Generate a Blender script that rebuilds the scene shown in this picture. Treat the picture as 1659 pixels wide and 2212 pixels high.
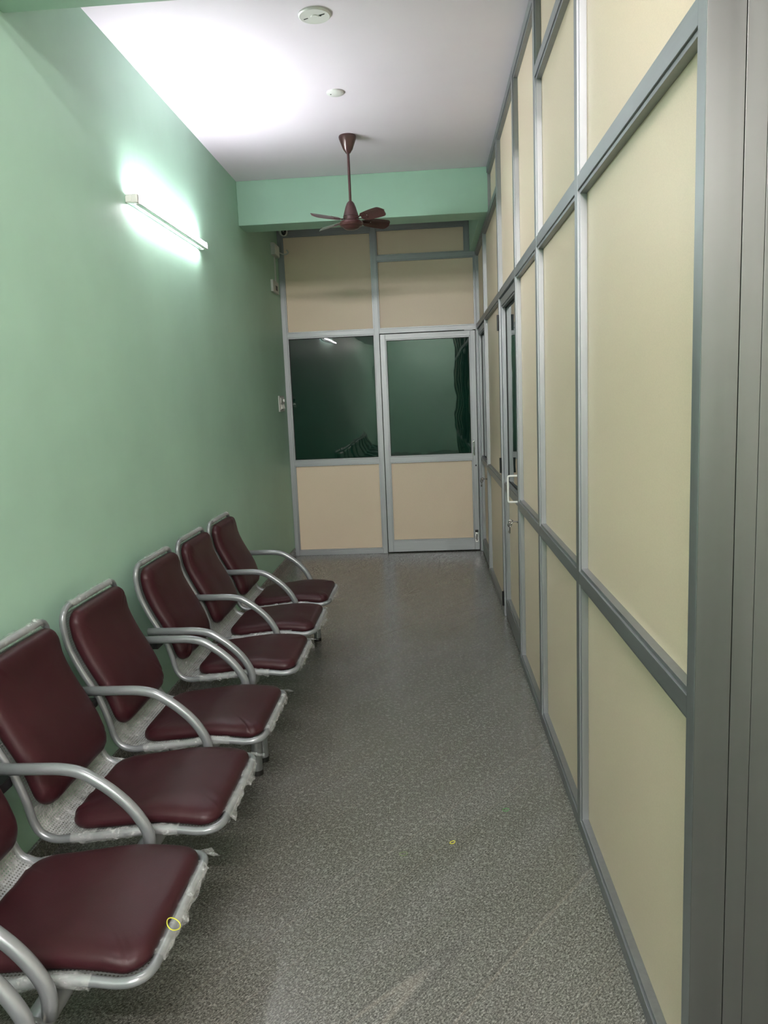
import bpy, bmesh, math, random
from mathutils import Vector, Matrix, noise
random.seed(7)
SC = bpy.context.scene
COL = SC.collection
for o in list(bpy.data.objects): bpy.data.objects.remove(o, do_unlink=True)

# ---------------------------------------------------------------- camera, world, exposure
W, H, F = 1659, 2212, 1661.15
cd = bpy.data.cameras.new('camera'); cam = bpy.data.objects.new('camera', cd); COL.objects.link(cam)
cd.sensor_fit = 'HORIZONTAL'; cd.sensor_width = 36.0; cd.lens = F / W * 36.0
cd.clip_start = 0.02; cd.clip_end = 60
rt = Vector((0.99757081, 0.05599174, -0.04144146)); up = Vector((0.03272558, 0.14847867, 0.98837398)); fw = Vector((-0.06149395, 0.98732923, -0.14628563))
cam.matrix_world = Matrix(((rt.x, up.x, -fw.x, 0), (rt.y, up.y, -fw.y, 0), (rt.z, up.z, -fw.z, 1.5015), (0, 0, 0, 1)))
SC.camera = cam
wd = bpy.data.worlds.new('world'); SC.world = wd; wd.use_nodes = True
wd.node_tree.nodes['Background'].inputs[0].default_value = (0.7, 0.85, 1.0, 1)
wd.node_tree.nodes['Background'].inputs[1].default_value = 0.02
SC.view_settings.view_transform = 'Standard'; SC.view_settings.look = 'None'
SC.view_settings.gamma = 1; SC.view_settings.use_curve_mapping = False
SC.view_settings.exposure = 1.45
SC.cycles.max_bounces = 16; SC.cycles.diffuse_bounces = 12; SC.cycles.glossy_bounces = 8
TUBE_POWER = 50.0          # emission strength of the LED tube in view
OVER_FILL_POWER = 36.0          # the unseen fill tube added over the viewer
HALL_FILL_POWER = 150.0         # the unseen fill tubes added behind the camera

# ---------------------------------------------------------------- room dimensions (metres)
XL, XR, YF, ZC = -1.350, 0.4734, 7.374, 3.115
Z1, Z2, Z3 = (0.875, 0.917), (2.100, 2.142), (2.762, 2.804)
YB0, YB1, ZB = 5.857, 6.096, 2.802
Y0 = 1.385                 # near end of the right partition
YBACK, XFAR = -5.5, 2.6    # the room goes on behind the camera

# ---------------------------------------------------------------- materials
def mat(name, col, rough=0.5, metal=0.0, spec=0.5, coat=0.0):
    m = bpy.data.materials.new(name); m.use_nodes = True
    b = m.node_tree.nodes['Principled BSDF']
    b.inputs['Base Color'].default_value = (*col, 1); b.inputs['Roughness'].default_value = rough
    b.inputs['Metallic'].default_value = metal; b.inputs['Specular IOR Level'].default_value = spec
    b.inputs['Coat Weight'].default_value = coat
    return m
class N:
    def __init__(s, m): s.t = m.node_tree; s.b = s.t.nodes['Principled BSDF']; s.co = s.t.nodes.new('ShaderNodeTexCoord')
    def n(s, k, **kw):
        q = s.t.nodes.new(k)
        for a, v in kw.items(): setattr(q, a, v)
        return q
    def l(s, a, b): s.t.links.new(a, b)
    def mapping(s, scale=(1, 1, 1), rot=(0, 0, 0)):
        q = s.n('ShaderNodeMapping'); q.inputs['Scale'].default_value = scale; q.inputs['Rotation'].default_value = rot
        s.l(s.co.outputs['Object'], q.inputs['Vector']); return q.outputs['Vector']
    def noise(s, scale, detail=3, rough=.5, vec=None):
        q = s.n('ShaderNodeTexNoise'); q.inputs['Scale'].default_value = scale; q.inputs['Detail'].default_value = detail; q.inputs['Roughness'].default_value = rough
        s.l(vec if vec else s.co.outputs['Object'], q.inputs['Vector']); return q.outputs['Fac']
    def ramp(s, fac, stops):
        q = s.n('ShaderNodeValToRGB'); e = q.color_ramp.elements
        while len(e) < len(stops): e.new(.5)
        for i, (p, c) in enumerate(stops): e[i].position = p; e[i].color = (*c, 1) if len(c) == 3 else c
        s.l(fac, q.inputs['Fac']); return q.outputs['Color']
    def mix(s, fac, a, b, mode='MIX'):
        q = s.n('ShaderNodeMix', data_type='RGBA', blend_type=mode)
        for i, v in ((0, fac), (6, a), (7, b)):
            if isinstance(v, (int, float)): q.inputs[i].default_value = v
            elif isinstance(v, tuple): q.inputs[i].default_value = (*v, 1)
            else: s.l(v, q.inputs[i])
        return q.outputs[2]
    def bump(s, h, strength=.2, dist=.01, prev=None):
        q = s.n('ShaderNodeBump'); q.inputs['Strength'].default_value = strength; q.inputs['Distance'].default_value = dist
        s.l(h, q.inputs['Height'])
        if prev: s.l(prev, q.inputs['Normal'])
        return q.outputs['Normal']

def paint(name, col, rough, bump_big=.25, var=.06):
    m = mat(name, col, rough); k = N(m)
    n1 = k.noise(1.3, 4, .55)
    c2 = tuple(max(0, c * (1 - var)) for c in col); c1 = tuple(min(1, c * (1 + var)) for c in col)
    k.l(k.ramp(n1, [(.3, c2), (.7, c1)]), k.b.inputs['Base Color'])
    w = k.mapping((1.0, 1.0, .35))
    b1 = k.bump(k.noise(5.5, 4, .55, w), bump_big, .012)
    b2 = k.bump(k.noise(220, 2, .5), .12, .001, b1)
    k.l(b2, k.b.inputs['Normal'])
    return m
M = {}
M['green'] = paint('green_wall_paint', (.39, .61, .485), .55)
M['cream'] = paint('cream_wall_paint', (.74, .66, .58), .5)
M['ceil'] = paint('white_ceiling_paint', (.76, .70, .77), .7, .12, .03)
# granite
m = mat('speckled_granite', (.2, .2, .19), .16); k = N(m)
vd = k.mapping((1, 1, 1), (0, 0, math.radians(-52)))
st = k.n('ShaderNodeMapping'); st.inputs['Scale'].default_value = (.60, 1.0, 1); k.l(vd, st.inputs['Vector'])
sp = k.noise(215, 4, .78, st.outputs['Vector'])
c = k.ramp(sp, [(.36, (.022, .023, .021)), (.45, (.088, .090, .084)), (.55, (.19, .191, .182)), (.67, (.48, .48, .465))])
sp2 = k.noise(480, 1, .5)
c = k.mix(k.ramp(sp2, [(.60, (0, 0, 0)), (.70, (.6, .6, .6))]), c, (.42, .42, .40))
st2 = k.n('ShaderNodeMapping'); st2.inputs['Scale'].default_value = (.5, 3.2, 1); k.l(vd, st2.inputs['Vector'])
vn = k.noise(1.5, 5, .55, st2.outputs['Vector'])
c = k.mix(k.ramp(vn, [(.30, (0, 0, 0)), (.5, (.55, .55, .55)), (.7, (0, 0, 0))]), c, (.74, .75, .68), 'MULTIPLY')
st3 = k.n('ShaderNodeMapping'); st3.inputs['Scale'].default_value = (.10, 2.4, 1); k.l(vd, st3.inputs['Vector'])
vn2 = k.noise(1.3, 0, .3, st3.outputs['Vector'])
c = k.mix(k.ramp(vn2, [(.500, (0, 0, 0)), (.504, (.2, .2, .2)), (.508, (0, 0, 0))]), c, (.42, .36, .31))
c = k.mix(k.ramp(vn2, [(.494, (0, 0, 0)), (.497, (.45, .45, .45)), (.500, (0, 0, 0))]), c, (.045, .043, .040))
big = k.noise(.9, 2, .5)
c = k.mix(.5, c, k.ramp(big, [(.3, (.82, .83, .70)), (.5, (.98, .97, .93)), (.7, (1, .96, .98))]), 'MULTIPLY')
k.l(c, k.b.inputs['Base Color'])
k.l(k.ramp(k.noise(60, 3, .6), [(.3, (.20,) * 3), (.7, (.31,) * 3)]), k.b.inputs['Roughness'])
M['granite'] = m
# beige laminated board
m = mat('cream_laminate_board', (.745, .628, .465), .42); k = N(m)
k.l(k.ramp(k.noise(400, 2, .5), [(.35, (.725, .600, .455)), (.65, (.78, .645, .495))]), k.b.inputs['Base Color'])
k.l(k.bump(k.noise(2.2, 2, .5), .08, .01), k.b.inputs['Normal'])
M['board'] = m
# anodised aluminium, vertical and lengthwise brushing
def alu(name, sc, col=(.33, .345, .36), rough=.46):
    m = mat(name, col, rough, .88); k = N(m)
    g = k.noise(1.0, 3, .6, k.mapping(sc))
    k.l(k.ramp(g, [(.3, tuple(c * .90 for c in col)), (.7, tuple(c * 1.07 for c in col))]), k.b.inputs['Base Color'])
    k.l(k.ramp(g, [(.3, (rough - .05,) * 3), (.7, (rough + .07,) * 3)]), k.b.inputs['Roughness'])
    k.l(k.bump(g, .05, .001), k.b.inputs['Normal'])
    return m
M['alu'] = alu('anodised_aluminium', (60, 60, 1.2))
M['aluh'] = alu('anodised_aluminium_rail', (2, 2, 90))
M['alusheet'] = alu('mill_aluminium_section', (12, 12, .5), (.13, .137, .133), .33)
# dark film-tinted glass
m = mat('green_tinted_glass', (.005, .036, .023), .02, 0, .5); k = N(m)
k.b.inputs['Transmission Weight'].default_value = .22
k.l(k.bump(k.noise(7, 1, .3), .05, .01), k.b.inputs['Normal'])
M['glass'] = m
M['rubber'] = mat('black_rubber', (.012, .012, .012), .5)
M['black'] = mat('black_metal', (.02, .02, .022), .35, .4)
M['white'] = mat('white_plastic', (.70, .71, .68), .35)
M['dimwhite'] = mat('dusty_white_plastic', (.50, .52, .49), .5)
M['darkslot'] = mat('dark_slot', (.05, .05, .05), .6)
M['key'] = mat('nickel_key', (.30, .29, .27), .25, .9)
M['chrome'] = mat('bright_steel', (.65, .65, .64), .2, 1.0)
m = mat('silver_powder_coat', (.225, .242, .255), .30, .35, .5, .3); M['silver'] = m
# maroon leatherette
m = mat('maroon_leatherette', (.060, .013, .017), .42, 0, .27, .0); k = N(m)
k.l(k.ramp(k.noise(3, 2, .5), [(.3, (.029, .0062, .0090)), (.7, (.036, .0085, .0118))]), k.b.inputs['Base Color'])
v = k.n('ShaderNodeTexVoronoi'); v.inputs['Scale'].default_value = 420; k.l(k.co.outputs['Object'], v.inputs['Vector'])
b1 = k.bump(v.outputs['Distance'], .10, .0008)
k.l(k.bump(k.noise(9, 3, .5), .10, .006, b1), k.b.inputs['Normal'])
M['maroon'] = m
m = mat('brown_enamel', (.06, .022, .022), .28, .25, .5, .4); k = N(m)
k.l(k.ramp(k.noise(90, 2, .5), [(.3, (.055, .020, .020)), (.7, (.070, .027, .025))]), k.b.inputs['Base Color'])
M['brown'] = m
# perforated steel: real see-through holes
m = mat('perforated_steel', (.33, .35, .345), .38, .4); k = N(m)
uvn = k.n('ShaderNodeUVMap')
mp = k.n('ShaderNodeMapping'); mp.inputs['Scale'].default_value = (1 / .0085, 1 / .0085, 1); k.l(uvn.outputs['UV'], mp.inputs['Vector'])
fr = k.n('ShaderNodeVectorMath', operation='FRACTION'); k.l(mp.outputs['Vector'], fr.inputs[0])
sb = k.n('ShaderNodeVectorMath', operation='SUBTRACT'); sb.inputs[1].default_value = (.5, .5, 0); k.l(fr.outputs[0], sb.inputs[0])
ln = k.n('ShaderNodeVectorMath', operation='LENGTH'); k.l(sb.outputs[0], ln.inputs[0])
lt = k.n('ShaderNodeMath', operation='LESS_THAN'); lt.inputs[1].default_value = .27; k.l(ln.outputs['Value'], lt.inputs[0])
tr = k.n('ShaderNodeBsdfTransparent'); mx = k.n('ShaderNodeMixShader')
k.l(lt.outputs[0], mx.inputs[0]); k.l(k.b.outputs[0], mx.inputs[1]); k.l(tr.outputs[0], mx.inputs[2])
k.l(mx.outputs[0], m.node_tree.nodes['Material Output'].inputs[0]); M['perf'] = m
# clear wrapping film
m = mat('clear_plastic_film', (.80, .83, .83), .12, 0, .8); k = N(m)
tr = k.n('ShaderNodeBsdfTransparent'); mx = k.n('ShaderNodeMixShader')
fn = k.noise(38, 3, .6)
nb = k.bump(k.noise(70, 4, .6), .8, .008); k.l(nb, k.b.inputs['Normal'])
k.l(k.ramp(fn, [(.35, (.10,) * 3), (.60, (.30,) * 3), (.70, (.55,) * 3)]), mx.inputs[0])
k.l(tr.outputs[0], mx.inputs[1]); k.l(k.b.outputs[0], mx.inputs[2])
k.l(mx.outputs[0], m.node_tree.nodes['Material Output'].inputs[0]); M['film'] = m
def emis(name, col, s):
    m = mat(name, col, .4); b = m.node_tree.nodes['Principled BSDF']
    b.inputs['Emission Color'].default_value = (*col, 1); b.inputs['Emission Strength'].default_value = s
    return m
M['led'] = emis('glowing_led_diffuser', (.97, .95, 1.0), TUBE_POWER)
M['over_fill'] = emis('over_fill_glow', (1.0, .94, .93), OVER_FILL_POWER)
M['hall_fill'] = emis('hall_fill_glow', (1.0, .915, .89), HALL_FILL_POWER)
M['yband'] = mat('yellow_rubber', (.62, .60, .06), .4)
M['gband'] = mat('green_rubber', (.06, .22, .06), .4)
M['oband'] = mat('olive_rubber', (.16, .22, .10), .4)

# ---------------------------------------------------------------- helpers
def obj(name, bm, m, parent=None, smooth=False, bevel=0, loc=None):
    me = bpy.data.meshes.new(name)
    bmesh.ops.recalc_face_normals(bm, faces=bm.faces)
    bm.to_mesh(me); bm.free()
    o = bpy.data.objects.new(name, me); COL.objects.link(o)
    me.materials.append(m)
    if smooth:
        for p in me.polygons: p.use_smooth = True
        if smooth == 'auto':
            me.set_sharp_from_angle(angle=math.radians(38))
    if bevel:
        b = o.modifiers.new('bevel', 'BEVEL'); b.width = bevel; b.segments = 2; b.limit_method = 'ANGLE'
    if parent: o.parent = parent
    if loc: o.location = loc
    return o
def empty(name, loc=(0, 0, 0)):
    o = bpy.data.objects.new(name, None); COL.objects.link(o); o.location = loc; o.empty_display_size = .1; return o
def tag(o, label, cat, group=None):
    o['label'] = label; o['category'] = cat
    if group: o['group'] = group
    return o
def struct(o, label=None, cat=None):
    o['kind'] = 'structure'
    if label: o['label'] = label
    if cat: o['category'] = cat
    return o
def box(bm, x0, x1, y0, y1, z0, z1):
    vs = [bm.verts.new((x, y, z)) for x in (x0, x1) for y in (y0, y1) for z in (z0, z1)]
    for f in ((0, 1, 3, 2), (4, 6, 7, 5), (0, 4, 5, 1), (2, 3, 7, 6), (0, 2, 6, 4), (1, 5, 7, 3)): bm.faces.new([vs[i] for i in f])
def BX(*a):
    bm = bmesh.new(); box(bm, *a); return bm
def sweep(bm, pts, r, seg=14, closed=False, flat=None):
    """tube through pts; r a number or a list; flat=(a,b) scales the section along normal/binormal"""
    pts = [Vector(p) for p in pts]; n = len(pts)
    T = []
    for i in range(n):
        a = pts[(i - 1) % n] if (closed or i) else pts[0]; b = pts[(i + 1) % n] if (closed or i < n - 1) else pts[-1]
        T.append((b - a).normalized())
    ref = Vector((0, 0, 1)) if abs(T[0].z) < .9 else Vector((0, 1, 0))
    nrm = (ref - T[0] * ref.dot(T[0])).normalized(); rings = []
    for i in range(n):
        nrm = (nrm - T[i] * nrm.dot(T[i])).normalized(); bn = T[i].cross(nrm)
        rr = r[i] if isinstance(r, (list, tuple)) else r
        fa, fb = flat or (1, 1)
        rings.append([bm.verts.new(pts[i] + (nrm * math.cos(t) * fa + bn * math.sin(t) * fb) * rr) for t in [2 * math.pi * j / seg for j in range(seg)]])
    for i in range(n if closed else n - 1):
        A, B = rings[i], rings[(i + 1) % n]
        sh = 0
        if closed and i == n - 1:
            sh = min(range(seg), key=lambda s: (A[0].co - B[s].co).length)
        for j in range(seg): bm.faces.new((A[j], A[(j + 1) % seg], B[(j + 1 + sh) % seg], B[(j + sh) % seg]))
    if not closed: bm.faces.new(rings[0][::-1]); bm.faces.new(rings[-1])
def tube(pts, r, **k):
    bm = bmesh.new(); sweep(bm, pts, r, **k); return bm
def lathe(prof, seg=40, bm=None, c=(0, 0, 0), axis='z'):
    bm = bm or bmesh.new(); rings = []
    for r, h in prof:
        ring = []
        for j in range(seg):
            t = 2 * math.pi * j / seg; a, b = r * math.cos(t), r * math.sin(t)
            p = (a, b, h) if axis == 'z' else ((h, a, b) if axis == 'x' else (a, h, b))
            ring.append(bm.verts.new((p[0] + c[0], p[1] + c[1], p[2] + c[2])))
        rings.append(ring)
    for A, B in zip(rings, rings[1:]):
        for j in range(seg): bm.faces.new((A[j], A[(j + 1) % seg], B[(j + 1) % seg], B[j]))
    bm.faces.new(rings[0]); bm.faces.new(rings[-1]); return bm
def cyl(p0, p1, r, seg=20): return tube([p0, p1], r, seg=seg)
def rounded(poly, rad, n=6):
    """round the corners of an open 3-D polyline"""
    P = [Vector(p) for p in poly]; out = [P[0]]
    for i in range(1, len(P) - 1):
        a, b, c = P[i - 1], P[i], P[i + 1]; u = (a - b); v = (c - b)
        d = min(rad, u.length * .49, v.length * .49); p, q = b + u.normalized() * d, b + v.normalized() * d
        for j in range(n + 1):
            t = j / n; out.append(p * (1 - t) ** 2 + b * 2 * t * (1 - t) + q * t * t)
    return out + [P[-1]]
def catmull(P, n=6):
    P = [Vector(p) for p in P]; out = []
    for i in range(len(P) - 1):
        a = P[i - 1] if i else P[0] * 2 - P[1]; b, c = P[i], P[i + 1]; d = P[i + 2] if i + 2 < len(P) else P[-1] * 2 - P[-2]
        for j in range(n):
            t = j / n
            out.append(.5 * ((2 * b) + (c - a) * t + (2 * a - 5 * b + 4 * c - d) * t * t + (3 * b - a - 3 * c + d) * t ** 3))
    return out + [P[-1]]

# ---------------------------------------------------------------- room shell
struct(obj('floor', BX(XL - .2, XFAR + .2, YBACK - .2, YF + .9, -.12, 0), M['granite']), 'grey speckled granite floor with faint diagonal veins', 'floor')
struct(obj('ceiling', BX(XL - .2, XFAR + .2, YBACK - .2, YF + .9, ZC, ZC + .12), M['ceil']), 'white plastered ceiling with a lilac tinge', 'ceiling')
struct(obj('wall_left', BX(XL - .15, XL, YBACK, YF + .9, 0, ZC), M['green']), 'long mint green plastered wall behind the chairs', 'wall')
struct(obj('wall_front', BX(XL, XFAR, YBACK - .15, YBACK, 0, ZC), M['green']))
struct(obj('wall_side', BX(XFAR, XFAR + .15, YBACK, YF + .9, 0, ZC), M['cream']))
struct(obj('wall_beyond', BX(XL, XFAR, YF + .75, YF + .9, 0, ZC), M['green']))
struct(obj('baseboard_left', BX(XL, XL + .012, YBACK, YF - .045, 0, .088), M['granite'], bevel=.002), 'dark granite skirting along the green wall', 'skirting')
b = obj('trim_1', BX(XL, XR + .35, YB0, YB1, ZB, ZC), M['green'], bevel=.004); struct(b, 'mint green ceiling beam crossing behind the ceiling fan', 'beam')
b = obj('trim_2', BX(XR - .047, XR + .35, YB1, YF, ZB, ZC), M['green'], bevel=.003); struct(b, 'short green beam over the partition in the far corner', 'beam')
b = obj('trim_3', BX(XL, XFAR, 2.43, 2.668, ZB, ZC), M['green'], bevel=.004); struct(b, 'dark green beam at the top left corner of the picture', 'beam')

# ---------------------------------------------------------------- aluminium partitions
PD = .028   # depth of the boards behind the face of the sections
class Plane:
    """u runs along the wall, d into the wall"""
    def __init__(s, kind, off): s.k, s.o = kind, off
    def box(s, bm, u0, u1, d0, d1, z0, z1):
        if s.k == 'x': box(bm, s.o + d0, s.o + d1, u0, u1, z0, z1)
        else: box(bm, u0, u1, s.o + d0, s.o + d1, z0, z1)
    def P(s, u, d, z): return (s.o + d, u, z) if s.k == 'x' else (u, s.o + d, z)
PR, PF, PE = Plane('x', XR), Plane('y', YF), Plane('y', Y0)
def post(pl, root, u0, u1, z0, z1, d0=0, d1=.05, name='post', m='alu'):
    bm = bmesh.new(); pl.box(bm, u0, u1, d0, d1, z0, z1)
    return obj(name, bm, M[m], root, bevel=.0015)
def rail(pl, root, u0, u1, z0, z1, d0=0.0004, d1=.05, name='rail'):
    return post(pl, root, u0, u1, z0, z1, d0, d1, name, 'aluh')
def bead(pl, u0, u1, z0, z1, d0, d1, w=.011):
    bm = bmesh.new()
    pl.box(bm, u0, u0 + w, d0, d1, z0, z1); pl.box(bm, u1 - w, u1, d0, d1, z0, z1)
    pl.box(bm, u0 + w, u1 - w, d0, d1, z0, z0 + w); pl.box(bm, u0 + w, u1 - w, d0, d1, z1 - w, z1)
    return bm
def panel(pl, root, u0, u1, z0, z1, m='board', off=0, name='panel'):
    if m == 'glass':     # glass ripples slightly; the far window's top is bowed to catch the tube's reflection
        bm = bmesh.new(); nu, nz = 24, 48; G = [[], []]
        for k_, th in ((0, 0), (1, .006)):
            for i in range(nz + 1):
                z = z0 + (z1 - z0) * i / nz; row = []
                for j in range(nu + 1):
                    u = u0 + (u1 - u0) * j / nu
                    b_ = (.5 * .150 if name == 'pane' and root.name == 'window_1' else 0) * max(0, z - (z1 - .19)) ** 2 + .0005 * noise.noise(Vector((u * 5, z * 4, off * 50)))
                    row.append(bm.verts.new(pl.P(u, off + PD + b_ + th, z)))
                G[k_].append(row)
        for i in range(nz):
            for j in range(nu):
                for g_ in G: bm.faces.new((g_[i][j], g_[i][j + 1], g_[i + 1][j + 1], g_[i + 1][j]))
        for i in range(nz):
            for j in (0, nu): bm.faces.new((G[0][i][j], G[0][i + 1][j], G[1][i + 1][j], G[1][i][j]))
        for j in range(nu):
            for i in (0, nz): bm.faces.new((G[0][i][j], G[0][i][j + 1], G[1][i][j + 1], G[1][i][j]))
        p = obj(name, bm, M[m], root, 'auto')
    else:
        bm = bmesh.new(); pl.box(bm, u0, u1, off + PD, off + PD + .009, z0, z1)
        p = obj(name, bm, M[m], root)
    obj('beading', bead(pl, u0, u1, z0, z1, off + .006, off + PD), M['alu'], p, bevel=.0008)
    if m == 'glass':
        bm = bmesh.new(); g = .004
        for a in ((u0 + .011, u0 + .011 + g, z0 + .011, z1 - .011), (u1 - .011 - g, u1 - .011, z0 + .011, z1 - .011), (u0 + .011, u1 - .011, z0 + .011, z0 + .011 + g), (u0 + .011, u1 - .011, z1 - .011 - g, z1 - .011)):
            pl.box(bm, a[0], a[1], off + PD - .004, off + PD - .0005, a[2], a[3])
        obj('gasket', bm, M['rubber'], p)
    return p
# right partition
wr = struct(empty('wall_right', (XR, Y0, 0)), 'right partition of cream boards in aluminium sections', 'partition wall')
def rooted(root, fn):
    """children are built in world coordinates, then parented keeping their place"""
    before = set(bpy.data.objects); fn()
    for o in [o for o in bpy.data.objects if o not in before]:
        if o.parent is root: o.location = Vector(o.location) - Vector(root.location)
PA, PB, PC, PDD, PEE, PFF = (1.385, 1.428), (2.483, 2.528), (3.375, 3.420), (4.170, 4.215), (5.110, 5.155), (6.385, 6.430)
PCOR = (7.330, 7.374)
def build_right():
    g = .0006
    top_of = [ZC, ZB, ZC, ZC, ZC, Z3[1], Z3[1]]
    for (a, b), zt in zip((PA, PB, PC, PDD, PEE, PFF, PCOR), top_of): post(PR, wr, a, b, 0, zt - .001 if zt != ZC else ZC)
    # bay 1
    u0, u1 = PA[1], PB[0]
    for z in ((0, .042), Z1, Z2): rail(PR, wr, u0, u1, *z)
    rail(PR, wr, u0, 2.43, ZC - .045, ZC); rail(PR, wr, u0, u1, *Z3)
    panel(PR, wr, u0, u1, .042, Z1[0]); panel(PR, wr, u0, u1, Z1[1], Z2[0]); panel(PR, wr, u0, u1, Z2[1], Z3[0]); panel(PR, wr, u0, 2.43, Z3[1], ZC - .045)
    # bay 2
    u0, u1 = PB[1], PC[0]
    for z in ((0, .042), Z1, Z2, Z3): rail(PR, wr, u0, u1, *z)
    rail(PR, wr, 2.668, u1, ZC - .045, ZC)
    panel(PR, wr, u0, u1, .042, Z1[0]); panel(PR, wr, u0, u1, Z1[1], Z2[0]); panel(PR, wr, u0, u1, Z2[1], Z3[0]); panel(PR, wr, 2.668, u1, Z3[1], ZC - .045)
    # bay 3
    u0, u1 = PC[1], PDD[0]
    for z in ((0, .042), Z1, Z2, (ZC - .045, ZC)): rail(PR, wr, u0, u1, *z)
    panel(PR, wr, u0, u1, .042, Z1[0]); panel(PR, wr, u0, u1, Z1[1], Z2[0]); panel(PR, wr, u0, u1, Z2[1], ZC - .045)
    # bay 4 (door below)
    u0, u1 = PDD[1], PEE[0]
    for z in (Z2, (ZC - .045, ZC)): rail(PR, wr, u0, u1, *z)
    panel(PR, wr, u0, u1, Z2[1], ZC - .045)
    # bay 5
    u0, u1 = PEE[1], PFF[0]
    for z in ((0, .042), Z1, Z2, Z3): rail(PR, wr, u0, u1, *z)
    rail(PR, wr, u0, YB0, ZC - .045, ZC)
    panel(PR, wr, u0, u1, .042, Z1[0]); panel(PR, wr, u0, u1, Z1[1], Z2[0]); panel(PR, wr, u0, u1, Z2[1], Z3[0]); panel(PR, wr, u0, YB0, Z3[1], ZC - .045)
    # bay 6 (door below)
    u0, u1 = PFF[1], PCOR[0]
    for z in (Z2, Z3): rail(PR, wr, u0, u1, *z)
    panel(PR, wr, u0, u1, Z2[1], Z3[0])
rooted(wr, build_right)
# end of the partition: plain sections side by side, then boards going off to the right
we = struct(empty('wall_end', (XR, Y0, 0)), 'near end of the partition in wide plain aluminium sections', 'partition wall')
def build_end():
    x = XR
    for i, wd_ in enumerate((.064, .038, .1016)):
        bm = bmesh.new(); box(bm, x + (.0505 if i == 0 else .0008), x + wd_ - .0006, Y0 - (0 if i else 0) + (.0006 if i == 0 else 0), Y0 + .044, 0, ZC)
        if i == 0:
            bm.free(); bm = bmesh.new(); box(bm, x + .0003, x + wd_ - .0006, Y0 - .0022, Y0 - .0002, 0, ZC)
        elif i == 1:
            bm.free(); bm = bmesh.new(); box(bm, x + .0006, x + wd_ - .0006, Y0 - .0022, Y0 + .044, 0, ZC)
        obj('post', bm, M['alusheet'], we, bevel=.0008); x += wd_
    for z in ((0, .045), Z1, Z2, Z3, (ZC - .045, ZC)): rail(PE, we, x, XFAR, *z)
    zz = [.045, Z1[0], Z1[1], Z2[0], Z2[1], Z3[0], Z3[1], ZC - .045]
    for i in range(0, 8, 2): panel(PE, we, x, XFAR, zz[i], zz[i + 1])
rooted(we, build_end)
# far partition
wb = struct(empty('wall_back', (XL, YF, 0)), 'far partition of cream boards with a dark pane and a glazed door', 'partition wall')
XM = (-.479, -.435)
def build_far():
    post(PF, wb, XL, XL + .042, 0, ZC); post(PF, wb, *XM, 0, ZC)
    post(PF, wb, .466, XR + .05, 0, Z3[1] - .001); post(PF, wb, .385, .4264, Z3[1], ZC)
    u0, u1 = XL + .042, XM[0]
    for z in ((0, .045), (.888, .932), Z2, (3.025, ZC)): rail(PF, wb, u0, u1, *z)
    panel(PF, wb, u0, u1, .045, .888); panel(PF, wb, u0, u1, Z2[1], 3.025)
    u0 = XM[1]
    rail(PF, wb, u0, .466, *Z2); rail(PF, wb, u0, .466, *Z3); rail(PF, wb, u0, .385, 3.038, ZC)
    panel(PF, wb, u0, .466, Z2[1], Z3[0]); panel(PF, wb, u0, .385, Z3[1], 3.038)
rooted(wb, build_far)
w1 = struct(empty('window_1', (XL, YF, .932)), 'fixed dark green glass pane left of the far door', 'window')
rooted(w1, lambda: panel(PF, w1, XL + .042, XM[0], .932, Z2[0], 'glass', name='pane'))

# ---------------------------------------------------------------- doors
def door(name, pl, u0, u1, off, label, zb=.010, zt=2.094, zmid=(.888, .936), stile=.048, bot=.115, hinge=None, hand=None):
    r = struct(empty(name, pl.P(u0, off, 0)), label, 'door')
    def f():
        post(pl, r, u0, u0 + stile, zb, zt, off, off + .045, 'stile'); post(pl, r, u1 - stile, u1, zb, zt, off, off + .045, 'stile')
        a, c = u0 + stile, u1 - stile
        for z in ((zb, bot), zmid, (zt - stile, zt)): rail(pl, r, a, c, *z, off + .0004, off + .045)
        panel(pl, r, a, c, bot, zmid[0], 'board', off); panel(pl, r, a, c, zmid[1], zt - stile, 'glass', off, 'pane')
    rooted(r, f); return r
def addp(r, name, bm, m, smooth=False, bevel=0, parent=None):
    o = obj(name, bm, M[m], None, smooth, bevel)
    o.parent = parent or r
    base = Vector(r.location); o.location = -base if not parent else Vector((0, 0, 0))
    return o
# far door
d1 = door('door_1', PF, -.430, .461, .004, 'far aluminium door with dark glass above and cream board below')
bm = bmesh.new()
sweep(bm, rounded([(.424, YF + .004, 1.055), (.424, YF - .035, 1.055), (.424, YF - .035, .94), (.424, YF + .004, .94)], .012, 5), .007, 12)
box(bm, .414, .434, YF, YF + .005, 1.040, 1.070); box(bm, .414, .434, YF, YF + .005, .925, .955)
addp(d1, 'handle', bm, 'chrome', 'auto')
bm = bmesh.new(); box(bm, .418, .446, YF - .003, YF + .004, .085, .205); box(bm, .420, .444, YF - .016, YF - .003, .165, .185); box(bm, .420, .444, YF - .012, YF - .003, .095, .107)
bolt = addp(d1, 'tower_bolt', bm, 'chrome', False, .001)
bm = bmesh.new(); box(bm, .417, .447, YF - .018, YF - .003, .186, .207); sweep(bm, [(.432, YF - .010, .10), (.432, YF - .010, .186)], .005, 10)
addp(d1, 'bolt_rod', bm, 'black')
bm = lathe([(.0005, 0), (.008, 0), (.008, .004), (.0005, .004)], 16, c=(.440, YF + .001, .83), axis='y'); addp(d1, 'lock', bm, 'black', 'auto')
bm = bmesh.new(); box(bm, .36, .44, YF - .002, YF + .004, 2.0945, 2.1); addp(d1, 'stop_plate', bm, 'alu')
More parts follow.
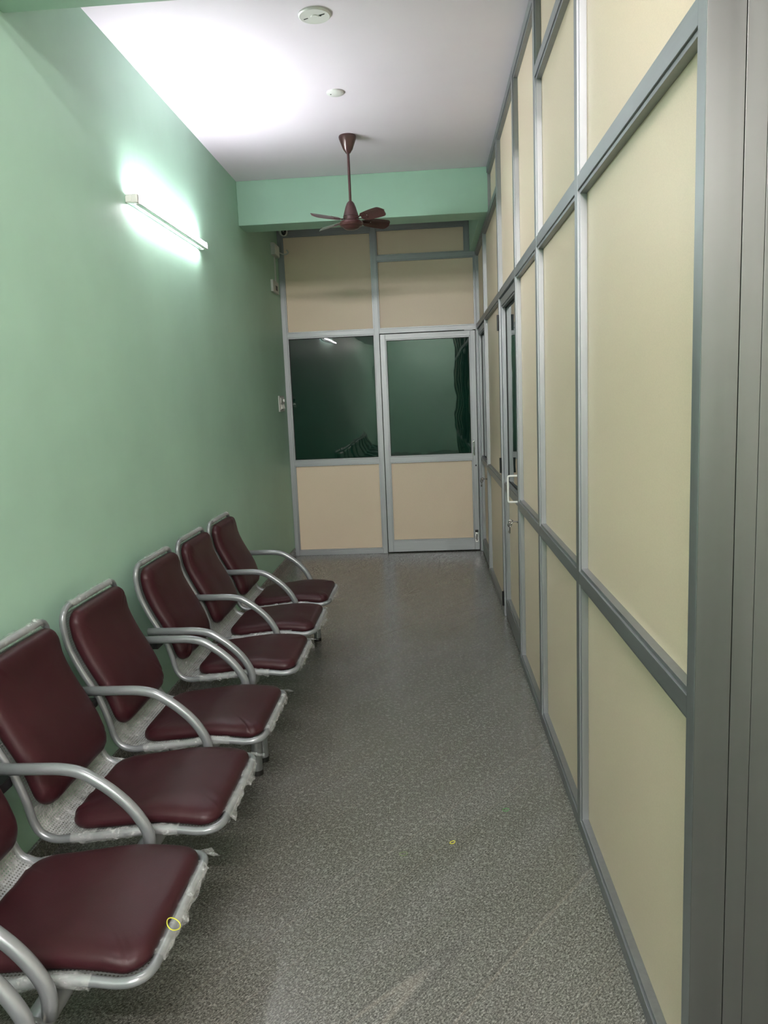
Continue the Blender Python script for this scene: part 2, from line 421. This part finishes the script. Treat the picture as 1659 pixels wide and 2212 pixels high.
# doors of the right partition
d2 = door('door_2', PR, PDD[1] + .003, PEE[0] - .003, .012, 'door in the right partition, hung between slim sections, with keys in its lock', zmid=(.872, .918), zt=2.096, bot=.125)
d3 = door('door_3', PR, PFF[1] + .003, PCOR[0] - .003, .012, 'narrow looking side door in the far right corner', zmid=(.872, .918), zt=2.096, bot=.125)
for z in (1.95, 1.03, .125):
    bm = bmesh.new(); yy = PEE[0]
    box(bm, XR - .002, XR + .003, yy + .001, yy + .028, z - .05, z + .05)
    sweep(bm, [(XR - .006, yy + .002, z - .05), (XR - .006, yy + .002, z + .05)], .0075, 12)
    addp(d2, 'hinge', bm, 'black', 'auto')
def dhandle(r, y, z0, z1, m='white'):
    bm = bmesh.new(); x = XR + .012
    sweep(bm, rounded([(x, y, z1), (x - .060, y, z1), (x - .060, y, z0), (x, y, z0)], .012, 5), .0058, 12, flat=(1.0, .8))
    for z in (z0, z1): box(bm, x - .004, x, y - .012, y + .012, z - .018, z + .018)
    return addp(r, 'handle', bm, m, 'auto')
dhandle(d2, 4.240, .905, 1.050)
def keypair(y, z, x, label):
    r = empty('door_keys', (x, y, z)); tag(r, label, 'keys')
    def bow(bm, c, d):   # oval head of a key in the x-z plane with a hole
        for j in range(24):
            pass
    def key(name, base, dr, thick=.0022):
        # base: end of the bow; dr: unit direction of the blade in x-z
        base = Vector(base); dr = Vector(dr).normalized(); sd = Vector((dr.z, 0, -dr.x)); bm = bmesh.new()
        ring = [base + dr * (.012 - .012 * math.cos(t)) + sd * (.0095 * math.sin(t)) for t in [2 * math.pi * i / 20 for i in range(20)]]
        sweep(bm, ring, .0032, 8, closed=True)
        sweep(bm, [base + dr * .006, base + dr * .019], [.0075, .006], 10, flat=(1, .3))
        sweep(bm, [base + dr * .022, base + dr * .060], .0032, 8)
        for k_, w_ in ((.048, .008), (.054, .010), (.058, .006)):
            sweep(bm, [base + dr * k_, base + dr * k_ + sd * w_], .0022, 6)
        o = obj(name, bm, M['key'], r, 'auto'); return o
    key('key', (-.060, 0, 0), (1, 0, 0)); key('key', (-.054, 0, -.004), (.0, 0, -1))
    bm = lathe([(.0005, 0), (.011, 0), (.011, .004), (.0005, .004)], 18, c=(-.004, 0, 0), axis='x'); obj('lock_face', bm, M['chrome'], r, 'auto')
    return r
keypair(4.240, .795, XR + .012, 'pair of metal keys hanging from the lock of the nearer side door')
keypair(6.475, .795, XR + .012, 'pair of keys in the lock of the corner side door')

# ---------------------------------------------------------------- LED tube on the green wall
def led_tube(name, loc, length, m, label, axis='y'):
    r = empty(name, loc); tag(r, label, 'lamp')
    x0 = .018
    bm = bmesh.new(); box(bm, 0, x0 + .010, 0, length, -.015, .013); obj('housing', bm, M['white'], r, bevel=.003)
    bm = bmesh.new()
    sweep(bm, [(x0 + .021, .03, .004), (x0 + .021, length - .022, .004)], .0165, 24, flat=(1.15, 1)); obj('diffuser', bm, m, r, 'auto')
    for a, b in ((.004, .030), (length - .022, length + .002)):
        bm = bmesh.new(); box(bm, 0, x0 + .0385, a, b, -.0185, .0215); obj('end_cap', bm, M['white'], r, bevel=.005)
    bm = bmesh.new(); box(bm, x0 + .018, x0 + .0395, .03, length - .022, -.0205, -.0155); obj('seam_strip', bm, M['dimwhite'], r)
    return r
led_tube('tube_light', (XL, 3.615, 2.452), 1.155, M['led'], 'glowing white tube light fixed high on the green wall')
# (the added fill tube over the viewer is built with the hall fill tubes)
# unseen ceiling tubes, added as fill to brighten the walls and the far end
for x, y, lb in ((-.1, 1.25, 'added fill tube on the ceiling just over the viewer'), (0, -1.2, 'added fill tube on the hall ceiling, nearest behind the viewer'), (0, -2.8, 'added fill tube in the middle of the hall behind the viewer'), (0, -4.4, 'added fill tube at the far back of the hall behind the viewer'), (1.2, -3.4, 'added fill tube at the right side of the hall behind the viewer')):
    r = tag(empty('fill_tube', (x, y, ZC)), lb, 'lamp', 'added fill tubes out of view')
    obj('housing', BX(-.60, .60, -.03, .03, -.035, 0), M['white'], r, bevel=.003)
    obj('diffuser', tube([(-.57, 0, -.052), (.57, 0, -.052)], .018, seg=24), M['over_fill'] if y > 0 else M['hall_fill'], r, 'auto')
# cable loop above the tube
bm = tube(catmull([(XL + .0, 4.33, 2.585), (XL + .028, 4.335, 2.60), (XL + .045, 4.35, 2.59), (XL + .048, 4.36, 2.56), (XL + .035, 4.365, 2.52), (XL + .03, 4.365, 2.478)], 5), .006, seg=10)
tag(obj('lamp_cable', bm, M['white'], None, True), 'short white looped cable coming out of the wall above the lit tube', 'cable')

# ---------------------------------------------------------------- ceiling fan
FX, FY = -.443, 5.030
fan = tag(empty('ceiling_fan', (FX, FY, ZC)), 'small brown four-blade ceiling fan on a long rod', 'fan')
def fp(name, prof, m='brown', parent=None): return obj(name, lathe(prof, 48), M[m], parent or fan, 'auto')
fp('canopy', [(.0005, 0), (.052, 0), (.055, -.006), (.053, -.018), (.030, -.080), (.018, -.096), (.014, -.103), (.0005, -.103)])
fp('downrod', [(.0085, -.09), (.0085, -.42)])
fp('motor_cover', [(.0005, -.386), (.014, -.388), (.024, -.400), (.034, -.425), (.047, -.470), (.050, -.478), (.0005, -.478)])
fp('motor', [(.0005, -.478), (.049, -.479), (.051, -.500), (.060, -.503), (.0735, -.512), (.076, -.522), (.070, -.534), (.054, -.541), (.050, -.546), (.040, -.553), (.020, -.558), (.0005, -.559)])
for i, a in enumerate((40, 136, 222, 316)):
    a = math.radians(a); bm = bmesh.new(); rad = Vector((math.cos(a), math.sin(a), 0)); sd = Vector((-math.sin(a), math.cos(a), 0))
    L0, L1, nL, nW = .092, .302, 30, 8; grid = []
    tilt = math.radians(-29)
    for iu in range(nL + 1):
        t = iu / nL; rr = L0 + (L1 - L0) * t
        w = .030 + .011 * math.sin(min(1, t * 1.4) * math.pi / 2)
        end = max(0, (t - .84) / .16); w *= math.sqrt(max(0.02, 1 - end ** 2.0))
        st_ = max(0, (.12 - t) / .12); w *= 1 - .45 * st_
        row = []
        for iv in range(nW + 1):
            s = (iv / nW * 2 - 1)
            z = -.500 + s * w * math.sin(tilt) - .006 * (1 - s * s) * -1
            row.append(rad * rr + sd * (s * w * math.cos(tilt) + (.006 if s < 0 else 0) * end) + Vector((0, 0, z)))
        grid.append(row)
    V1 = [[bm.verts.new(p) for p in r_] for r_ in grid]; V2 = [[bm.verts.new(p - Vector((0, 0, .0016))) for p in r_] for r_ in grid]
    for iu in range(nL):
        for iv in range(nW):
            bm.faces.new((V1[iu][iv], V1[iu + 1][iv], V1[iu + 1][iv + 1], V1[iu][iv + 1]))
            bm.faces.new((V2[iu][iv], V2[iu][iv + 1], V2[iu + 1][iv + 1], V2[iu + 1][iv]))
    for iu in range(nL):
        for iv in (0, nW): bm.faces.new((V1[iu][iv], V1[iu + 1][iv], V2[iu + 1][iv], V2[iu][iv]))
    for iv in range(nW):
        for iu in (0, nL): bm.faces.new((V1[iu][iv], V1[iu][iv + 1], V2[iu][iv + 1], V2[iu][iv]))
    bl = obj('blade', bm, M['brown'], fan, 'auto')
    bm = bmesh.new()
    for q in (-1, 1):
        sweep(bm, [rad * .060 + sd * .012 * q + Vector((0, 0, -.500)), rad * .10 + sd * .010 * q + Vector((0, 0, -.499 - q * .006)), rad * .145 + sd * .014 * q + Vector((0, 0, -.4975 - q * .0078))], .0045, 8, flat=(.6, 1.6))
    obj('blade_iron', bm, M['brown'], bl, 'auto')
    for (rr, s) in ((.128, -.014), (.128, .014), (.150, 0)):
        c = rad * rr + sd * s + Vector((0, 0, -.4965 + s * math.sin(tilt)))
        obj('screw', lathe([(.0003, 0), (.0032, 0), (.0032, -.0028), (.0003, -.0034)], 10, c=c), M['chrome'], bl)

# ceiling junction covers
c1_ = tag(empty('ceiling_cover', (-.424, 3.500, ZC)), 'larger round white cover plate on the ceiling, with two dark slots', 'ceiling plate')
obj('plate', lathe([(.0005, 0), (.069, 0), (.069, -.006), (.064, -.010), (.056, -.0085), (.017, -.0085), (.015, -.011), (.0005, -.011)], 48), M['white'], c1_, 'auto')
bm = bmesh.new(); sweep(bm, [(.020, -.008, -.010), (.044, -.018, -.010)], .0020, 8); obj('slot', bm, M['darkslot'], c1_)
bm = bmesh.new(); sweep(bm, [(-.030, .010, -.0095), (-.048, .018, -.0095)], .0016, 8); obj('slot', bm, M['darkslot'], c1_)
obj('screw', lathe([(.0003, 0), (.0045, 0), (.0045, -.0025), (.0003, -.0025)], 12, c=(.026, -.010, -.010)), M['rubber'], c1_)
c2_ = tag(empty('ceiling_cover', (-.436, 4.340, ZC)), 'smaller plain round white cover plate on the ceiling nearer the fan', 'ceiling plate')
obj('plate', lathe([(.0005, 0), (.046, 0), (.046, -.006), (.042, -.009), (.0005, -.010)], 48), M['white'], c2_, 'auto')
obj('screw', lathe([(.0003, 0), (.0035, 0), (.0035, -.002), (.0003, -.002)], 12, c=(-.024, -.002, -.0095)), M['darkslot'], c2_)

# ---------------------------------------------------------------- wall electrics in the far left corner
sw = tag(empty('switch_plate', (XL, 7.085, 1.49)), 'white switch and socket plate on the green wall beside the dark pane', 'switch')
obj('plate', BX(0, .012, -.115, .115, -.072, .072), M['dimwhite'], sw, bevel=.003)
obj('frame', BX(.012, .016, -.085, .100, -.056, .056), M['white'], sw, bevel=.001)
obj('regulator', BX(.016, .020, -.07, .085, .008, .048), M['dimwhite'], sw, bevel=.001)
obj('knob', lathe([(.0003, 0), (.015, 0), (.013, .012), (.0003, .013)], 20, c=(.020, .03, .028), axis='x'), M['white'], sw, 'auto')
for y in (-.045, .015, .070):
    bm = bmesh.new(); vs = [bm.verts.new(p) for p in ((.016, y - .019, -.048), (.016, y + .019, -.048), (.016, y + .019, -.006), (.016, y - .019, -.006), (.026, y - .018, -.044), (.026, y + .018, -.044), (.018, y + .018, -.010), (.018, y - .018, -.010))]
    for f in ((0, 1, 2, 3), (4, 7, 6, 5), (0, 4, 5, 1), (1, 5, 6, 2), (2, 6, 7, 3), (3, 7, 4, 0)): bm.faces.new([vs[i] for i in f])
    obj('rocker', bm, M['white'], sw, bevel=.001)
jb = tag(empty('junction_box', (XL, 7.16, 2.86)), 'upper white junction box high in the far left corner', 'junction box')
obj('box', BX(0, .035, -.12, .10, -.052, .052), M['dimwhite'], jb, bevel=.003)
obj('lid', BX(.035, .039, -.112, .092, -.045, .045), M['white'], jb, bevel=.002)
cdt = tag(obj('conduit', BX(XL, XL + .014, 7.150, 7.166, 2.585, 2.806), M['dimwhite'], bevel=.002), 'thin white conduit running between the two corner junction boxes', 'conduit')
jb2 = tag(empty('junction_box', (XL, 7.08, 2.53)), 'lower white socket box below the corner conduit', 'junction box')
obj('box', BX(0, .022, -.13, .13, -.052, .052), M['dimwhite'], jb2, bevel=.003)
obj('outlet', BX(.022, .0235, -.02, .06, -.03, .012), M['darkslot'], jb2)
cb = tube(catmull([(XL + .03, 7.26, 2.862), (XL + .05, YF - .03, 2.862), (XL + .075, YF - .012, 2.86), (XL + .10, YF - .010, 2.875), (XL + .085, YF - .012, 2.90)], 5), .006, seg=8)
tag(obj('camera_cable', cb, M['dimwhite'], None, True), 'short white cable from the upper corner box onto the partition', 'cable')
cc = tag(empty('security_camera', (-1.272, YF - .01, 3.050)), 'small white security camera with a black front under the beam corner', 'camera')
obj('bracket', lathe([(.0005, 0), (.030, 0), (.030, -.012), (.012, -.016), (.012, -.05), (.0005, -.05)], 24, c=(-.0, 0, 0), axis='y'), M['dimwhite'], cc, 'auto')
bm = bmesh.new(); bmesh.ops.create_uvsphere(bm, u_segments=28, v_segments=16, radius=.5)
for v in bm.verts: v.co = Vector((v.co.x * .080, v.co.y * .10 - .075, v.co.z * .082))
obj('body', bm, M['white'], cc, True)
bm = bmesh.new(); bmesh.ops.create_uvsphere(bm, u_segments=24, v_segments=14, radius=.5)
for v in bm.verts: v.co = Vector((v.co.x * .050 + .010, v.co.y * .05 - .108, v.co.z * .084))
lens = obj('front_window', bm, M['black'], cc, True)
obj('lens', lathe([(.0003, 0), (.006, 0), (.006, -.004), (.0003, -.005)], 14, c=(.010, -.1295, -.012), axis='y'), M['chrome'], lens, 'auto')

# ---------------------------------------------------------------- waiting-room benches
PROF = [(-1.249, .845), (-1.250, .79), (-1.241, .724), (-1.221, .671), (-1.197, .62), (-1.174, .578), (-1.147, .524), (-1.124, .454), (-1.110, .394), (-1.088, .361), (-1.050, .347), (-.997, .351), (-.930, .357), (-.850, .366), (-.780, .374), (-.709, .372), (-.650, .367), (-.596, .372)]
PC_ = catmull([Vector((x, 0, z)) for x, z in PROF], 6)
S_ = [0]
for a, b in zip(PC_, PC_[1:]): S_.append(S_[-1] + (b - a).length)
LT = S_[-1]
def at(s):
    s = max(0, min(LT, s)); i = 0
    while i < len(S_) - 2 and S_[i + 1] < s: i += 1
    t = (s - S_[i]) / (S_[i + 1] - S_[i]); p = PC_[i].lerp(PC_[i + 1], t)
    j0, j1 = max(0, i - 2), min(len(PC_) - 1, i + 3); d = (PC_[j1] - PC_[j0]).normalized()
    n = Vector((-d.z, 0, d.x));  n = n if n.x > 0 or n.z > 0.5 else -n
    if n.z < -.5: n = -n
    return p, d, n
s_of_z = lambda z: next(S_[i] for i, p in enumerate(PC_) if p.z <= z)
s_of_x = lambda x: next(S_[i] for i, p in enumerate(PC_) if p.x >= x)
RT = .0112
def seat_frame(y0, y1, R=.055):
    pts = []
    iN = next(i for i, s in enumerate(S_) if s >= R); iM = max(i for i, s in enumerate(S_) if s <= LT - R)
    side = PC_[iN:iM + 1]
    def corner(s_edge, s_in, ya, yb, sign):  # bezier from side point to bar point
        a, e = at(s_in)[0], at(s_edge)[0]
        A = Vector((a.x, ya, a.z)); E = Vector((e.x, ya, e.z)); Bp = Vector((e.x, yb, e.z))
        return [A * (1 - t) ** 2 + E * 2 * t * (1 - t) + Bp * t * t for t in [i / 8 for i in range(1, 9)]]
    near = [Vector((p.x, y0, p.z)) for p in side]
    pts += near
    pts += corner(LT, LT - R, y0, y0 + R, 1)
    back = corner(LT, LT - R, y1, y1 - R, 1)[::-1]
    far = [Vector((p.x, y1, p.z)) for p in side][::-1]
    pts += back + far
    pts += corner(0, R, y1, y1 - R, 1)
    pts += corner(0, R, y0, y0 + R, 1)[::-1]
    bm = bmesh.new(); sweep(bm, pts, RT, 12, closed=True); return bm
def shell(y0, y1):
    bm = bmesh.new(); uv = bm.loops.layers.uv.new('UVMap'); ns, ny = 60, 4; V = []
    for i in range(ns + 1):
        s = .02 + (LT - .035) * i / ns; p, d, n = at(s); row = []
        for j in range(ny + 1):
            y = y0 + (y1 - y0) * j / ny; c = math.sin(math.pi * j / ny)
            q = Vector((p.x, y, p.z)) - n * (.004 * c)
            row.append((bm.verts.new(q), s, y))
        V.append(row)
    for i in range(ns):
        for j in range(ny):
            q = [V[i][j], V[i + 1][j], V[i + 1][j + 1], V[i][j + 1]]
            f = bm.faces.new([a[0] for a in q])
            for l, a in zip(f.loops, q): l[uv].uv = (a[1], a[2])
    return bm
def pad(s0, s1, y0, y1, T, seed, taper0=0.0, r0=.06, r1=.06, base=.004):
    """upholstered pad on the shell between arclengths s0..s1"""
    cy, hy = (y0 + y1) / 2, (y1 - y0) / 2; cs, hs = (s0 + s1) / 2, (s1 - s0) / 2
    # outline (rounded rectangle) with angle sampling
    out = []; nseg = 12
    def arc(cx_, cy_, r, a0): 
        for i in range(nseg + 1):
            a = a0 + math.pi / 2 * i / nseg; out.append((cx_ + r * math.cos(a), cy_ + r * math.sin(a)))
    def strt(a, b, n=8):
        for i in range(1, n): out.append((a[0] + (b[0] - a[0]) * i / n, a[1] + (b[1] - a[1]) * i / n))
    hb = hy * (1 - taper0)
    arc(hs - r1, hy - r1, r1, 0); e = out[-1]; strt(e, (-hs + r0, hb)); arc(-hs + r0, hb - r0, r0, math.pi / 2)
    strt(out[-1], (-hs, -hb + r0)); arc(-hs + r0, -hb + r0, r0, math.pi); strt(out[-1], (hs - r1, -hy)); arc(hs - r1, -hy + r1, r1, 1.5 * math.pi); strt(out[-1], (hs, hy - r1))
    n = len(out); bm = bmesh.new()
    def P(u, v, h):
        p, d, nn = at(cs + u); return Vector((p.x, cy + v, p.z)) + nn * (h + base)
    rings = []
    levels = [(0.80, -.001), (.95, 0), (.985, .003), (1.0, .25 * T), (1.0, .38 * T), (.992, .52 * T), (.975, .66 * T), (.945, .78 * T), (.90, .87 * T), (.84, .93 * T), (.75, .97 * T), (.6, T), (.4, T * 1.01), (.2, T * 1.015)]
    per = 0
    for li, (sc, h) in enumerate(levels):
        ring = []
        for j, (u, v) in enumerate(out):
            hh = h
            if .7 < sc <= 1 and h > .3 * T:
                wz = noise.noise(Vector((j * .55 + seed * 13, seed * 3.1, 0))) + .7 * noise.noise(Vector((j * 1.3, seed * 7.7, 2)))
                mask = max(0, noise.noise(Vector((j * .09, seed * 5.3, 5))) + .1)
                hh += wz * mask * .016 * (sc - .7) / .3
            if h > .9 * T: hh += .0025 * noise.noise(Vector((u * sc * 9, v * sc * 9, seed)))
            d0 = min(.045, .14 * hs) ; k_ = 1 - (1 - sc) * 1.0
            ring.append(bm.verts.new(P(u * sc, v * sc, hh)))
        rings.append(ring)
    for A, B in zip(rings, rings[1:]):
        for j in range(n): bm.faces.new((A[j], A[(j + 1) % n], B[(j + 1) % n], B[j]))
    c = bm.verts.new(P(0, 0, T * 1.02))
    for j in range(n): bm.faces.new((rings[-1][j], rings[-1][(j + 1) % n], c))
    c = bm.verts.new(P(0, 0, -.001))
    for j in range(n): bm.faces.new((rings[0][j], c, rings[0][(j + 1) % n]))
    return bm
def film_sleeve(path, r, seed, seg=12, amp=.5):
    """loose crumpled film around a tube"""
    bm = bmesh.new(); P = [Vector(p) for p in path]; rr = []; rings = []
    n = len(P)
    for i, p in enumerate(P):
        T = (P[min(n - 1, i + 1)] - P[max(0, i - 1)]).normalized()
        a = Vector((0, 0, 1)); a = (a - T * a.dot(T)).normalized() if abs(T.z) < .9 else Vector((0, 1, 0)); b_ = T.cross(a)
        ring = []
        for j in range(seg):
            t = 2 * math.pi * j / seg
            k_ = r * (1.12 + amp * max(0, noise.noise(Vector((i * .8, math.cos(t) * 1.6, math.sin(t) * 1.6 + seed * 9))) + .25))
            ring.append(bm.verts.new(p + (a * math.cos(t) + b_ * math.sin(t)) * k_))
        rings.append(ring)
    for A, B in zip(rings, rings[1:]):
        for j in range(seg): bm.faces.new((A[j], A[(j + 1) % seg], B[(j + 1) % seg], B[j]))
    return bm
def film_flap(path, dirv, w, seed, n2=5):
    """strip of loose film hanging off an edge, with a torn outline"""
    bm = bmesh.new(); V = []; P = [Vector(p) for p in path]
    for i, p in enumerate(P):
        ww = w * (.30 + .9 * abs(noise.noise(Vector((i * .13, seed * 3.7, 1))) * 1.7)); row = []
        for j in range(n2):
            t = j / (n2 - 1)
            q = p + Vector(dirv) * ww * t + Vector((noise.noise(Vector((i * .3, j * .5, seed))) * .008 * t, noise.noise(Vector((i * .6, j, seed + 8))) * .006 * t, noise.noise(Vector((i * .3, j * .6, seed + 4))) * .009 * t))
            row.append(bm.verts.new(q))
        V.append(row)
    for i in range(len(V) - 1):
        for j in range(n2 - 1): bm.faces.new((V[i][j], V[i + 1][j], V[i + 1][j + 1], V[i][j + 1]))
    return bm
def film_sheet(y0, y1, s0, s1, seed, lift=.005):
    bm = bmesh.new(); V = []; ns, ny = 22, 26
    for i in range(ns + 1):
        row = []
        for j in range(ny + 1):
            s = s0 + (s1 - s0) * i / ns; y = y0 + (y1 - y0) * j / ny; p, d, n = at(s)
            h = lift + .006 * max(0, noise.noise(Vector((s * 26, y * 26, seed))) + .2)
            row.append(bm.verts.new(Vector((p.x, y, p.z)) + n * h))
        V.append(row)
    for i in range(ns):
        for j in range(ny): bm.faces.new((V[i][j], V[i + 1][j], V[i + 1][j + 1], V[i][j + 1]))
    return bm
PITCH = .545
ARM = rounded([(-1.195, 0, .578), (-.99, 0, .578), (-.935, 0, .568), (-.868, 0, .524), (-.820, 0, .479), (-.789, 0, .437), (-.768, 0, .392), (-.772, 0, .338)], .05, 6)
def bench(ynear, label, seed, group='three-seat waiting benches along the green wall'):
    r = tag(empty('waiting_bench', (-.80, ynear, 0)), label, 'bench', group)
    off = Vector((.80, 0, 0))
    def put(name, bm, m, smooth=True, parent=None, bevel=0):
        o = obj(name, bm, M[m], parent or r, smooth, bevel)
        if parent is None: o.location = off
        return o
    bm = bmesh.new(); sweep(bm, [(-.80, -.012, .322), (-.80, 3 * PITCH + .012, .322)], .028, 24); beam = put('beam', bm, 'silver', 'auto')
    for y, s in ((-.0125, -1), (3 * PITCH + .0125, 1)):
        bm = lathe([(.0003, 0), (.021, 0), (.020, .004 * s), (.0003, .005 * s)], 24, c=(-.80, y, .322), axis='y'); cap = put('end_cap', bm, 'chrome', 'auto', beam)
        bm = lathe([(.0003, 0), (.008, 0), (.007, .006 * s), (.0003, .006 * s)], 8, c=(-.80, y + .004 * s, .322), axis='y'); put('bolt', bm, 'chrome', 'auto', beam)
    for i in range(4):
        y = i * PITCH
        bm = bmesh.new(); sweep(bm, [(p.x, y, p.z) for p in ARM], .0160, 16, flat=(1.0, .92)); put('armrest', bm, 'silver')
        bm = bmesh.new(); box(bm, -1.195, -1.155, y - .052 if i else y - .012, y + .052 if i < 3 else y + .012, .505, .535); put('bracket', bm, 'black', False, None, .003)
    for i in (0, 3):
        y = i * PITCH + (.004 if i == 0 else -.004)
        bm = bmesh.new(); sweep(bm, rounded([(-.745, y, .018), (-.745, y, .272), (-1.13, y, .272), (-1.13, y, .018)], .055, 7), .0215, 18)
        lg = put('leg', bm, 'silver', 'auto')
        for x in (-.745, -1.13): put('rubber_foot', lathe([(.0003, 0), (.0235, 0), (.0235, .020), (.0003, .020)], 20, c=(x, y, 0)), 'rubber', 'auto', lg)
    for i in range(3):
        y0 = i * PITCH + .053; y1 = (i + 1) * PITCH - .053; sd = seed * 10 + i
        fr_ = put('seat_frame', seat_frame(y0, y1), 'silver')
        for yy in (y0 + .10, y1 - .10):   # brackets from the beam to the seat pan
            bm = bmesh.new(); box(bm, -.85, -.75, yy - .012, yy + .012, .345, .366); put('support', bm, 'silver', False, fr_, .002)
        put('seat_shell', shell(y0 + .006, y1 - .006), 'perf', True, fr_)
        put('backrest_cushion', pad(.014, s_of_z(.418), y0 + .015, y1 - .013, .052, sd + .3, 0, .050, .055, .010), 'maroon')
        put('seat_cushion', pad(s_of_x(-1.040), LT - .006, y0 + .014, y1 - .013, .046, sd + .7, .06, .065, .052, .004), 'maroon')
        # film still on the chair
        f1 = [Vector((at(LT)[0].x, y0 + .06 + (y1 - y0 - .12) * k_ / 30, at(LT)[0].z)) for k_ in range(31)]
        w_ = put('plastic_film', film_sleeve(f1, RT, sd, 12, .8), 'film')
        put('loose_film', film_flap([p + Vector((.0115, 0, .004)) for p in f1], (.55, .0, -.6), .024, sd + 1), 'film', True, w_)
        cpt = [Vector((at(LT)[0].x - .030, y1 - .004, at(LT)[0].z + .008)) + Vector((.012 * k_, -.006 * k_, 0)) * .6 for k_ in range(8)]
        put('loose_film', film_flap(cpt, (.55, .45, -.15), .046, sd + 2), 'film', True, w_)
        f2 = [Vector((at(0)[0].x, y0 + .05 + (y1 - y0 - .10) * k_ / 24, at(0)[0].z)) for k_ in range(25)]
        put('loose_film', film_sleeve(f2, RT, sd + 3, 12, .75), 'film', True, w_)
        put('loose_film', film_sheet(y0, y1, s_of_z(.44), s_of_x(-.95), sd + 5), 'film', True, w_)
        f3 = [Vector((p.x, y0, p.z)) for p in PC_[-38:-12]]
        put('loose_film', film_sleeve(f3, RT, sd + 6, 12, .7), 'film', True, w_)
        f4 = [Vector((p.x + .004, y1 + .004, p.z)) for p in PC_[14:50:2]]
        put('loose_film', film_flap(f4, (-.15, .9, .1), .022, sd + 7), 'film', True, w_)
        f5 = [Vector((p.x + .002, y1, p.z + .004)) for p in PC_[54:92:2]]
        put('loose_film', film_flap(f5, (.0, .7, .25), .020, sd + 8), 'film', True, w_)
    return r
bench(3.040, 'far maroon three-seat bench, nearest the far partition', 1)
bench(1.295, 'middle maroon three-seat bench, the one seen almost whole', 2)
bench(1.215 - 3 * PITCH, 'nearest maroon bench, only its armrest showing at the bottom left', 3)

# ---------------------------------------------------------------- small rubber rings
def band(loc, r, m, label, tilt=0, sq=.8, rot=0):
    bm = bmesh.new(); pts = []
    for i in range(32):
        t = 2 * math.pi * i / 32; rr = r * (1 + .07 * math.sin(2 * t + rot) + .04 * math.sin(3 * t))
        pts.append((rr * math.cos(t), rr * sq * math.sin(t), 0))
    sweep(bm, pts, .0012, 8, closed=True)
    o = obj('rubber_band', bm, M[m], None, True); o.location = loc; o.rotation_euler = (0, tilt, rot)
    return tag(o, label, 'rubber band')
band((-.130, 2.36, .0013), .013, 'oband', 'olive green rubber band on the floor, left of the yellow one')
band((.035, 2.425, .0013), .010, 'yband', 'yellow rubber band lying on the granite floor', 0, .7, .6)
band((.235, 2.63, .0013), .012, 'gband', 'dark green rubber band on the floor nearest the partition', 0, .8, .3)
o = band((-.588, 1.49, .392), .016, 'yband', 'yellow rubber band caught on the front of the nearest full seat', math.radians(40), 1.0)
